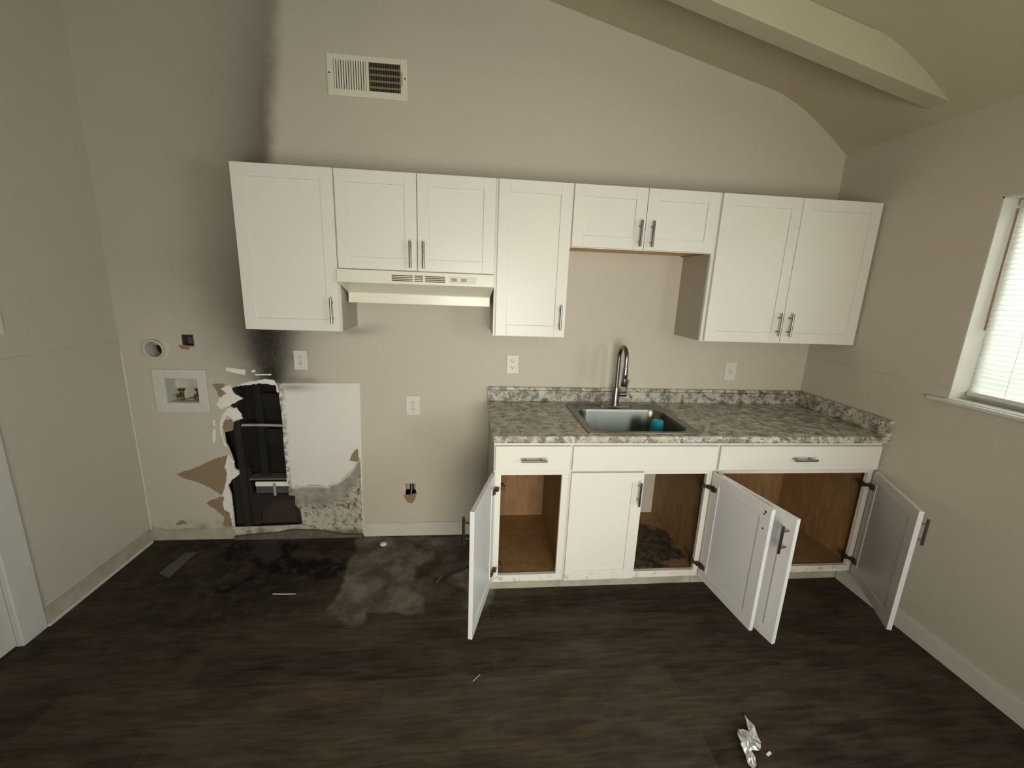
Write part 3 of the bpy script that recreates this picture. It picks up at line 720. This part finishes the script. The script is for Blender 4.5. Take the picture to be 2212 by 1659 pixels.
for (hx, hz, rr) in ((.030, .585, .006), (.036, .572, .0045), (.030, .505, .0045)):
    mb = MB(); mb.M = MA; mb.prism(circ(hx, hz, rr, 10), -.0004, .0006); mb.build('screw_hole', 'hinge', dA)
for z in (.19, .635): arm(BX[2]-.038, z, -1, b2)
b3 = base(BX[2], BX[3], 'widest white base cabinet in the right corner, both doors open on a brown interior')
drawer(BX[2]+.006, BX[3]-.012, b3)
swing(BX[2]+.012, .464, 1, 79.6, b3, label='open door seen from its front face')
swing(BX[3]-.020, .458, -1, 63.5, b3)
for z in (.19, .635): arm(BX[3]-.038, z, -1, b3)

# ------------------------------------------------------------------ countertop
SK = (1.684, 2.276, -.612, -.070)   # sink outline
cx0, cx1, cy0 = BX[0]-.010, XR-.001, -.648
hx0, hx1, hy0, hy1 = SK[0]+.025, SK[1]-.025, SK[2]+.025, SK[3]-.035
mb = MB(); z0, z1 = BT+.0005, ZC
X_ = [cx0, hx0, hx1, cx1]; Y_ = [cy0, hy0, hy1, -.0005]
vt = {}
for k, z in enumerate((z0, z1)):
    for i, x in enumerate(X_):
        for j, y in enumerate(Y_): vt[i, j, k] = mb.bm.verts.new((x, y, z))
for i in range(3):
    for j in range(3):
        if (i, j) == (1, 1): continue
        mb.bm.faces.new([vt[a, b, 1] for a, b in ((i,j),(i+1,j),(i+1,j+1),(i,j+1))])
        mb.bm.faces.new([vt[a, b, 0] for a, b in ((i,j),(i,j+1),(i+1,j+1),(i+1,j))])
for (a, b, c_, d) in [(i, 0, i+1, 0) for i in range(3)] + [(i, 3, i+1, 3) for i in range(3)] + [(0, j, 0, j+1) for j in range(3)] + [(3, j, 3, j+1) for j in range(3)] + [(1,1,2,1),(1,2,2,2),(1,1,1,2),(2,1,2,2)]:
    mb.bm.faces.new([vt[a, b, 0], vt[c_, d, 0], vt[c_, d, 1], vt[a, b, 1]])
CT = mb.build('countertop', 'granite', label='speckled grey and white laminate countertop on the base cabinets, with sink cut-out', cat='countertop', origin=(2.25, -.3, BT), bevel=.009)
MB().box(cx0, cx1, -.021, -.0005, ZC, ZS).build('backsplash', 'granite', CT, bevel=.003)
MB().box(XR-.022, cx1, -.648, -.0215, ZC, ZS).build('side_splash', 'granite', CT, bevel=.003)
MB().box(cx0, XR-.03, -.0235, -.021, ZS-.020, ZS-.0175).build('splash_groove', 'hinge', CT)

# ------------------------------------------------------------------ sink
def rrect(x0, x1, y0, y1, r, z, n=7):
    out = []
    for (cx, cy, a0) in ((x1-r, y1-r, 0), (x0+r, y1-r, PI/2), (x0+r, y0+r, PI), (x1-r, y0+r, 1.5*PI)):
        for k in range(n+1):
            a = a0 + k/n*PI/2; out.append((cx+r*math.cos(a), cy+r*math.sin(a), z))
    return out
sk = thing('kitchen_sink', ((SK[0]+SK[1])/2, -.34, .77), 'stainless steel single-bowl drop-in sink set in the counter', 'sink')
bi = (1.728, 2.236, -.572, -.180)
mb = MB()
z = ZC
mb.loops([rrect(*SK, .012, z+.0005), rrect(SK[0]+.003, SK[1]-.003, SK[2]+.003, SK[3]-.003, .012, z+.0045),
          rrect(SK[0]+.012, SK[1]-.012, SK[2]+.012, SK[3]-.012, .015, z+.0030),
          rrect(bi[0]-.008, bi[1]+.008, bi[2]-.008, bi[3]+.008, .075, z+.0025),
          rrect(*bi, .07, z-.001), rrect(bi[0]+.004, bi[1]-.004, bi[2]+.004, bi[3]-.004, .07, z-.015),
          rrect(bi[0]+.010, bi[1]-.010, bi[2]+.010, bi[3]-.010, .066, z-.135),
          rrect(bi[0]+.018, bi[1]-.018, bi[2]+.018, bi[3]-.018, .058, z-.149),
          rrect(bi[0]+.030, bi[1]-.030, bi[2]+.030, bi[3]-.030, .05, z-.152)], close_last=True)
mb.build('basin', 'steel_dark', sk, smooth=True, solid=.001)
mb = MB(); mb.tube([(1.98, -.375, z-.151), (1.98, -.375, z-.147), (1.98, -.375, z-.1465)], [.045, .045, .038], 24)
mb.build('drain', 'nickel', sk, smooth=True)
# faucet
fa = thing('faucet', (1.985, -.115, ZC+.004), 'tall brushed nickel pull-down gooseneck faucet behind the sink', 'faucet')
fz = ZC+.003
mb = MB(); mb.loops([rrect(1.985-.105, 1.985+.105, -.143, -.087, .027, fz), rrect(1.985-.105, 1.985+.105, -.143, -.087, .027, fz+.004), rrect(1.985-.10, 1.985+.10, -.139, -.091, .024, fz+.006)], close_last=True)
mb.build('deck_plate', 'nickel', fa, smooth=True)
mb = MB(); mb.tube([(1.985, -.115, fz+.006), (1.985, -.115, fz+.02), (1.985, -.115, fz+.11), (1.985, -.115, fz+.118), (1.985, -.115, fz+.120)], [.024, .0215, .0205, .019, .014], 24)
mb.build('faucet_body', 'nickel', fa, smooth=True)
pts = [(1.985, -.115, fz+.118), (1.985, -.115, fz+.24)]
cyc, R_ = -.175, .060
for k in range(0, 15):
    a = PI*k/14; pts.append((1.985, cyc+R_*math.cos(a), fz+.30+R_*1.15*math.sin(a)))
pts += [(1.985, cyc-R_, fz+.26)]
MB().tube(pts, .0125, 18).build('gooseneck', 'nickel', fa, smooth=True)
mb = MB(); yh = cyc-R_
mb.tube([(1.985, yh, fz+.262), (1.985, yh, fz+.25), (1.985, yh, fz+.20), (1.985, yh, fz+.155), (1.985, yh, fz+.150)], [.0135, .0150, .0165, .0195, .0165], 20)
sh = mb.build('spray_head', 'nickel', fa, smooth=True)
MB().box(1.978, 1.992, yh-.0195, yh-.015, fz+.195, fz+.220).build('spray_button', 'slot', sh, bevel=.001)
mb = MB(); mb.tube([(2.003, -.115, fz+.075), (2.050, -.115, fz+.075)], .0155, 18)
mb.tube([(2.043, -.115, fz+.085), (2.050, -.118, fz+.12), (2.056, -.122, fz+.165)], [.006, .005, .004], 10)
mb.build('lever', 'nickel', fa, smooth=True)
# blue cup upside down in the sink
mb = MB(); r0 = .041; c0 = (2.160, -.345); zb = ZC-.1505
def ring(r, zz, n=28): return [(c0[0]+r*math.cos(2*PI*k/n), c0[1]+r*math.sin(2*PI*k/n), zz) for k in range(n)]
mb.loops([ring(.036, zb+.01), ring(.039, zb), ring(r0, zb), ring(r0, zb+.006), ring(.038, zb+.02), ring(.033, zb+.12), ring(.031, zb+.134), ring(.026, zb+.138)], close_last=True)
mb.build('plastic_cup', 'blue', label='bright blue plastic cup standing upside down in the sink', cat='cup', smooth=True, origin=(c0[0], c0[1], zb))

# ------------------------------------------------------------------ range hood
hd = thing('range_hood', (.838, -.17, 1.49), 'cream-white under-cabinet range hood with slotted vents', 'range hood')
hx0, hx1 = UX[1]+.002, UX[3]-.002
def hl(ix, yf, z): return [(hx0+ix, -.003, z), (hx1-ix, -.003, z), (hx1-ix, yf, z), (hx0+ix, yf, z)]
mb = MB()
mb.loops([hl(0, -.350, ZH-.001), hl(0, -.352, 1.600), hl(.012, -.22, 1.548), hl(.014, -.224, 1.546), hl(.014, -.224, 1.497), hl(.020, -.218, 1.497), hl(.022, -.216, 1.535)], close_last=True)
mb.bm.faces.new([mb.bm.verts.new(Vector(p)) for p in hl(0, -.350, ZH-.001)])
bmesh.ops.remove_doubles(mb.bm, verts=mb.bm.verts, dist=1e-5)
mb.build('hood_shell', 'cream', hd, bevel=.002)
def hood_x(px): return hx0 + (px-733)/(1065-733)*(hx1-hx0)
for a, b in ((846, 890), (894, 912), (916, 959)):
    mb = MB()
    for k in range(4):
        zz = 1.640 - k*.0082
        mb.box(hood_x(a), hood_x(b), -.3535, -.3505, zz-.0022, zz+.0022)
    mb.build('vent_slots', 'hinge', hd)
MB().box(hood_x(968), hood_x(1026), -.3535, -.3512, 1.612, 1.644).build('switch_panel', 'plastic', hd, bevel=.001)
for a in (970, 991):
    MB().box(hood_x(a)+.006, hood_x(a)+.032, -.358, -.3537, 1.621, 1.636).build('rocker_switch', 'greyplastic', hd, bevel=.001)

# ------------------------------------------------------------------ wall fittings
def outlet(x, z, label, w=.074, h=.114, single=False):
    o = thing('wall_outlet', (x, 0, z-h/2), label, 'outlet', 'wall outlets')
    MB().box(x-w/2, x+w/2, -.0065, -.0003, z-h/2, z+h/2).build('cover_plate', 'plastic', o, bevel=.0025)
    cz = (z,) if single else (z+.0195, z-.0195)
    for c in cz:
        mb = MB(); rr = .0195 if single else .0165
        mb.prism(circ(x, c, rr, 22, .0145 if not single else rr), -.009, -.0064)
        rc = mb.build('receptacle', 'plastic', o)
        mb = MB(); k = 1.0
        mb.box(x-.0078, x-.0055, -.0095, -.0088, c-.001, c+.008).box(x+.0055, x+.0078, -.0095, -.0088, c-.001, c+.008)
        mb.prism(circ(x, c-.0068, .0027, 10), -.0095, -.0088)
        if single:
            mb.prism([(x-.012, c-.010), (x-.004, c-.014), (x+.005, c-.013), (x+.005, c-.0115), (x-.003, c-.012), (x-.0105, c-.009)], -.0095, -.0088)
        mb.build('slots', 'slot', rc)
    if not single: MB().prism(circ(x, z, .003, 10), -.0082, -.0064).build('screw', 'nickel', o)
    return o
outlet(.127, 1.147, 'leftmost duplex outlet, beside the smoke-blackened patch below the corner wall cabinet')
outlet(.762, .880, 'larger duplex outlet low on the wall right of the pale board', .084, .125)
outlet(1.362, 1.147, 'duplex outlet above the left end of the countertop')
outlet(2.771, 1.130, 'single round outlet above the countertop right of the faucet', .076, .117, single=True)
# light switch on left wall
ls = thing('light_switch', (XL, -.61, 1.34), 'pale light switch plate at the left edge on the left wall', 'light switch')
MB().box(XL+.0003, XL+.007, -.646, -.573, 1.335, 1.452).build('cover_plate', 'plastic', ls, bevel=.002)
MB().box(XL+.007, XL+.016, -.614, -.606, 1.385, 1.402).build('toggle', 'plastic', ls, bevel=.001)

# washer supply box
wb = thing('washer_outlet_box', (-.54, 0, .83), 'recessed laundry supply box with wide white frame left of the burned opening', 'supply box')
ox0, ox1, oz0, oz1 = -.684, -.400, .826, 1.080; ix0, ix1, iz0, iz1 = -.622, -.450, .885, 1.027
mb = MB()
mb.box(ox0, ix0, -.010, -.0003, oz0, oz1).box(ix1, ox1, -.010, -.0003, oz0, oz1).box(ix0, ix1, -.010, -.0003, oz0, iz0).box(ix0, ix1, -.010, -.0003, iz1, oz1)
mb.build('box_frame', 'trim', wb, bevel=.003)
mb = MB(); t = .002; a, b, c, d = ix0+.001, ix1-.001, iz0+.001, iz1-.001
mb.box(a, b, .078, .08, c, d).box(a, a+t, -.001, .078, c, d).box(b-t, b, -.001, .078, c, d).box(a, b, -.001, .078, c, c+t).box(a, b, -.001, .078, d-t, d)
mb.build('recess', 'duct', wb)
for vx in (-.572, -.478):
    mb = MB(); mb.tube([(vx, .045, iz0+.004), (vx, .045, iz0+.055)], .009, 12).tube([(vx, .045, iz0+.035), (vx, .010, iz0+.035)], [.011, .012], 12)
    mb.tube([(vx, .045, iz0+.055), (vx, .045, iz0+.062)], .013, 12)
    v = mb.build('supply_valve', 'brass', wb, smooth=True)
    MB().box(vx-.019, vx+.019, .036, .052, iz0+.062, iz0+.070).build('valve_handle', 'hinge', v, bevel=.002)
MB().tube([(-.525, .05, iz0+.004), (-.525, .05, iz0+.012)], [.02, .017], 16).build('drain_cup', 'greyplastic', wb, smooth=True)

# dryer duct
dv = thing('dryer_duct', (DUCT[0], 0, DUCT[1]-.06), 'round white dryer duct stub sticking out of the wall at left', 'duct')
mb = MB(); n = 30; random.seed(4)
outr = [(DUCT[0]+.004+(.068+.010*math.sin(3*a)+.004*math.sin(7*a))*math.cos(a), DUCT[1]+(.062+.008*math.cos(2*a+1))*math.sin(a)) for a in [2*PI*k/n for k in range(n)]]
inr = circ(*DUCT, .0515, n)
mb.loops([[(a, -.0004, b) for a, b in outr], [(a, -.003, b) for a, b in outr], [(a, -.005, b) for a, b in inr], [(a, -.0004, b) for a, b in inr]])
mb.build('plaster_collar', 'duct', dv)
mb = MB(); ci, co_ = .044, .050
D = (DUCT[0]+.002, DUCT[1])
def rr_(r, y, tx=0): return [(D[0]+r*math.cos(2*PI*k/32), y+tx*math.sin(2*PI*k/32), D[1]+r*math.sin(2*PI*k/32)) for k in range(32)]
mb.loops([rr_(co_, .08), rr_(co_, -.030, -.004), rr_(co_+.002, -.032, -.004), rr_(ci, -.032, -.004), rr_(ci, .08)])
mb.build('duct_pipe', 'duct', dv, smooth=True)
MB().prism(circ(D[0], D[1], .0435, 26), .058, .060).build('duct_shade_disc', 'black', dv)  # near-black disc paints the shade deep in the pipe
mb = MB(); mb.M = T(D[0], .012, D[1]) @ RZ(math.radians(25))
mb.prism([(q[0], q[1]) for q in circ(0, 0, .040, 26) if q[1] > -.2*q[0]+.012], .0, .002).build('torn_flap', 'greyplastic', dv)

# empty electrical box (square hole) and low box
e1 = thing('electrical_box', (-.472, 0, 1.213), 'small empty square electrical box right of the dryer duct', 'electrical box', 'empty wall boxes')
mb = MB(); a, b, c, d, t = -.502, -.442, 1.214, 1.278, .002
mb.box(a, a+t, -.001, .055, c, d).box(b-t, b, -.001, .055, c, d).box(a+t, b-t, -.001, .055, c, c+t).box(a+t, b-t, -.001, .055, d-t, d).box(a+t, b-t, .053, .055, c+t, d-t)
mb.build('box_shell', 'purplebox', e1)
MB().box(-.485, -.452, .020, .024, 1.225, 1.265).build('inner_clamp', 'purplebox', e1)
e2 = thing('electrical_box', (.74, 0, .262), 'tall empty electrical box with torn paper below, low on the wall above the baseboard', 'electrical box', 'empty wall boxes')
mb = MB(); a, b, c, d = .709, .770, .319, .3645
mb.box(a, a+t, -.001, .055, c, d).box(b-t, b, -.001, .055, c, d).box(a+t, b-t, -.001, .055, d-t, d)
mb.box(a+.003, a+.024, .012, .016, c, d-t).box(b-.012, b-.003, .012, .016, c, d-t)
mb.build('box_shell', 'greyplastic', e2)
MB().tube([(.74, .045, .37), (.742, .03, .31), (.738, .02, .285), (.741, .012, .262)], .004, 8).build('loose_wire', 'greyplastic', e2, smooth=True)

# air register high on the wall
av = thing('air_register', (.56, 0, 2.528), 'white two-panel air register high on the wall above the hood cabinets', 'air vent')
x0, x1, z0, z1 = .362, .760, 2.528, 2.716
px0, pxm0, pxm1, px1 = .394, .553, .568, .726; pz0, pz1 = 2.560, 2.690
mb = MB()
mb.box(x0, px0, -.009, -.0004, z0, z1).box(px1, x1, -.009, -.0004, z0, z1).box(px0, px1, -.009, -.0004, z0, pz0).box(px0, px1, -.009, -.0004, pz1, z1).box(pxm0, pxm1, -.009, -.0004, pz0, pz1)
mb.build('register_frame', 'louver', av, bevel=.002)
MB().box(px0-.004, px1+.004, -.0016, -.0006, pz0-.004, pz1+.004).build('duct_shade_sheet', 'black', av)  # flat black sheet on the uncut wall, painted shade behind the blades
for (a, b, mt, ang) in ((px0, pxm0, 'louver', 28), (pxm1, px1, 'louver_in', -40)):
    for k in range(13):
        xx = a + (k+.5)*(b-a)/13
        mb = MB(); mb.M = T(xx, -.0055, 0) @ RZ(math.radians(ang))
        mb.box(-.0042 if ang > 0 else -.0030, .0042 if ang > 0 else .0030, -.0005, .0005, pz0, pz1)
        mb.build('louver_blade', mt, av)
for k in range(4):
    zz = pz0 + (k+.6)*(pz1-pz0)/4.6
    MB().box(pxm1, px1, -.0100, -.0088, zz-.005, zz+.005).build('damper_blade', 'louver_in', av)
MB().box(px1+.007, px1+.011, -.016, -.009, 2.59, 2.655).build('damper_lever', 'greyplastic', av)
for xx, zz in ((.373, 2.628), (.748, 2.628)):
    MB().prism(circ(xx, zz, .004, 10), -.0105, -.009).build('screw', 'hinge', av)

# ------------------------------------------------------------------ litter on the floor
def flat(name, poly, h, mat, label, cat, z=.0006):
    return MB().prism(poly, z, z+h, plane='xy').build(name, mat, label=label, cat=cat)
cx, cy = P['CAP'][0]
mb = MB()
def rg(r, zz, n=20): return [(cx+r*1.15*math.cos(2*PI*k/n), cy+r*math.sin(2*PI*k/n), zz) for k in range(n)]
mb.loops([rg(.018, .0006), rg(.019, .006), rg(.015, .011), rg(.006, .013)], close_last=True)
mb.build('round_cap', 'peel', label='small round white cap on the dusty floor near the baseboard', cat='cap', smooth=True)
flat('flooring_strip', P['STRIP'], .003, 'strip', 'short grey-green loose strip lying on the dark floor near the left corner', 'flooring scrap')
a, b = P['STICK']
MB().tube([(a[0], a[1], .004), ((a[0]+b[0])/2, a[1]-.004, .0035), (b[0], b[1], .004)], .0028, 6).build('wood_splinter', 'paper', label='thin pale splinter lying across the sooty floor', cat='splinter')
mb = MB(); mb.tube([(x, y, .004) for x, y in P['WIRE']], .0035, 8)
mb.build('wire_scrap', 'slot', label='bent dark wire scrap on the floor beside the open left base door', cat='wire', smooth=True)
a, b = P['TWIG']
MB().tube([(a[0], a[1], .003), (b[0], b[1], .003)], .0025, 6).build('wood_splinter', 'tan', label='tiny tan splinter beside the wire scrap', cat='splinter')
MB().tube([(1.135, -1.085, .003), (1.165, -1.055, .003)], .0015, 6).build('wood_splinter', 'paper', label='tiny pale sliver in front of the open left base door', cat='splinter')
# crumpled foil
random.seed(11)
mb = MB(); n = 12
ctr = [(2.176,-1.318,0.052),(2.196,-1.352,.030),(2.160,-1.372,.040),(2.135,-1.352,.020),(2.106,-1.385,.052),(2.098,-1.42,.045),(2.088,-1.47,.030),(2.100,-1.492,.012),(2.120,-1.47,.034),(2.130,-1.43,.022),(2.165,-1.43,.010),(2.19,-1.40,.006)]
ctr = [(x, y, z*.55) for x, y, z in ctr]
top = [mb.bm.verts.new(Vector(p)) for p in ctr]
mid = [mb.bm.verts.new(Vector(p)) for p in ((2.150,-1.378,.012),(2.125,-1.405,.034),(2.112,-1.445,.014))]
for (i, j, k) in ((0,1,-1),(0,-1,3),(0,1,-1)):
    pass
def tri(*v):
    try: mb.bm.faces.new(v)
    except ValueError: pass
tri(top[0], top[1], top[2]); tri(top[1], top[11], mid[0]); tri(top[1], mid[0], top[2]); tri(top[2], mid[0], top[3]); tri(top[3], mid[0], mid[1]); tri(top[3], mid[1], top[4])
tri(top[4], mid[1], top[5]); tri(top[5], mid[1], mid[2]); tri(top[5], mid[2], top[6]); tri(top[6], mid[2], top[7]); tri(top[7], mid[2], top[8]); tri(top[8], mid[2], top[9]); tri(mid[2], mid[1], top[9]); tri(mid[1], mid[0], top[10]); tri(mid[1], top[10], top[9]); tri(mid[0], top[11], top[10])
bmesh.ops.subdivide_edges(mb.bm, edges=mb.bm.edges[:], cuts=2, use_grid_fill=True)
for v in mb.bm.verts: v.co += Vector((random.uniform(-.003, .003), random.uniform(-.003, .003), random.uniform(0, .006)))
bmesh.ops.triangulate(mb.bm, faces=mb.bm.faces[:])
mb.build('foil_scrap', 'foil', label='crumpled shiny foil scrap on the dark floor in the foreground', cat='foil', solid=.0008, recalc=False)
flat('paper_scrap', [(2.125,-1.50),(2.15,-1.49),(2.175,-1.51),(2.20,-1.54),(2.17,-1.56),(2.14,-1.55)], .002, 'paper', 'pale scrap at the bottom edge of the view beside the foil', 'paper scrap')
flat('paper_chip', [(2.184,-1.437),(2.204,-1.428),(2.207,-1.436),(2.187,-1.445)], .002, 'peel', 'tiny white chip on the floor right of the foil', 'paper chip')
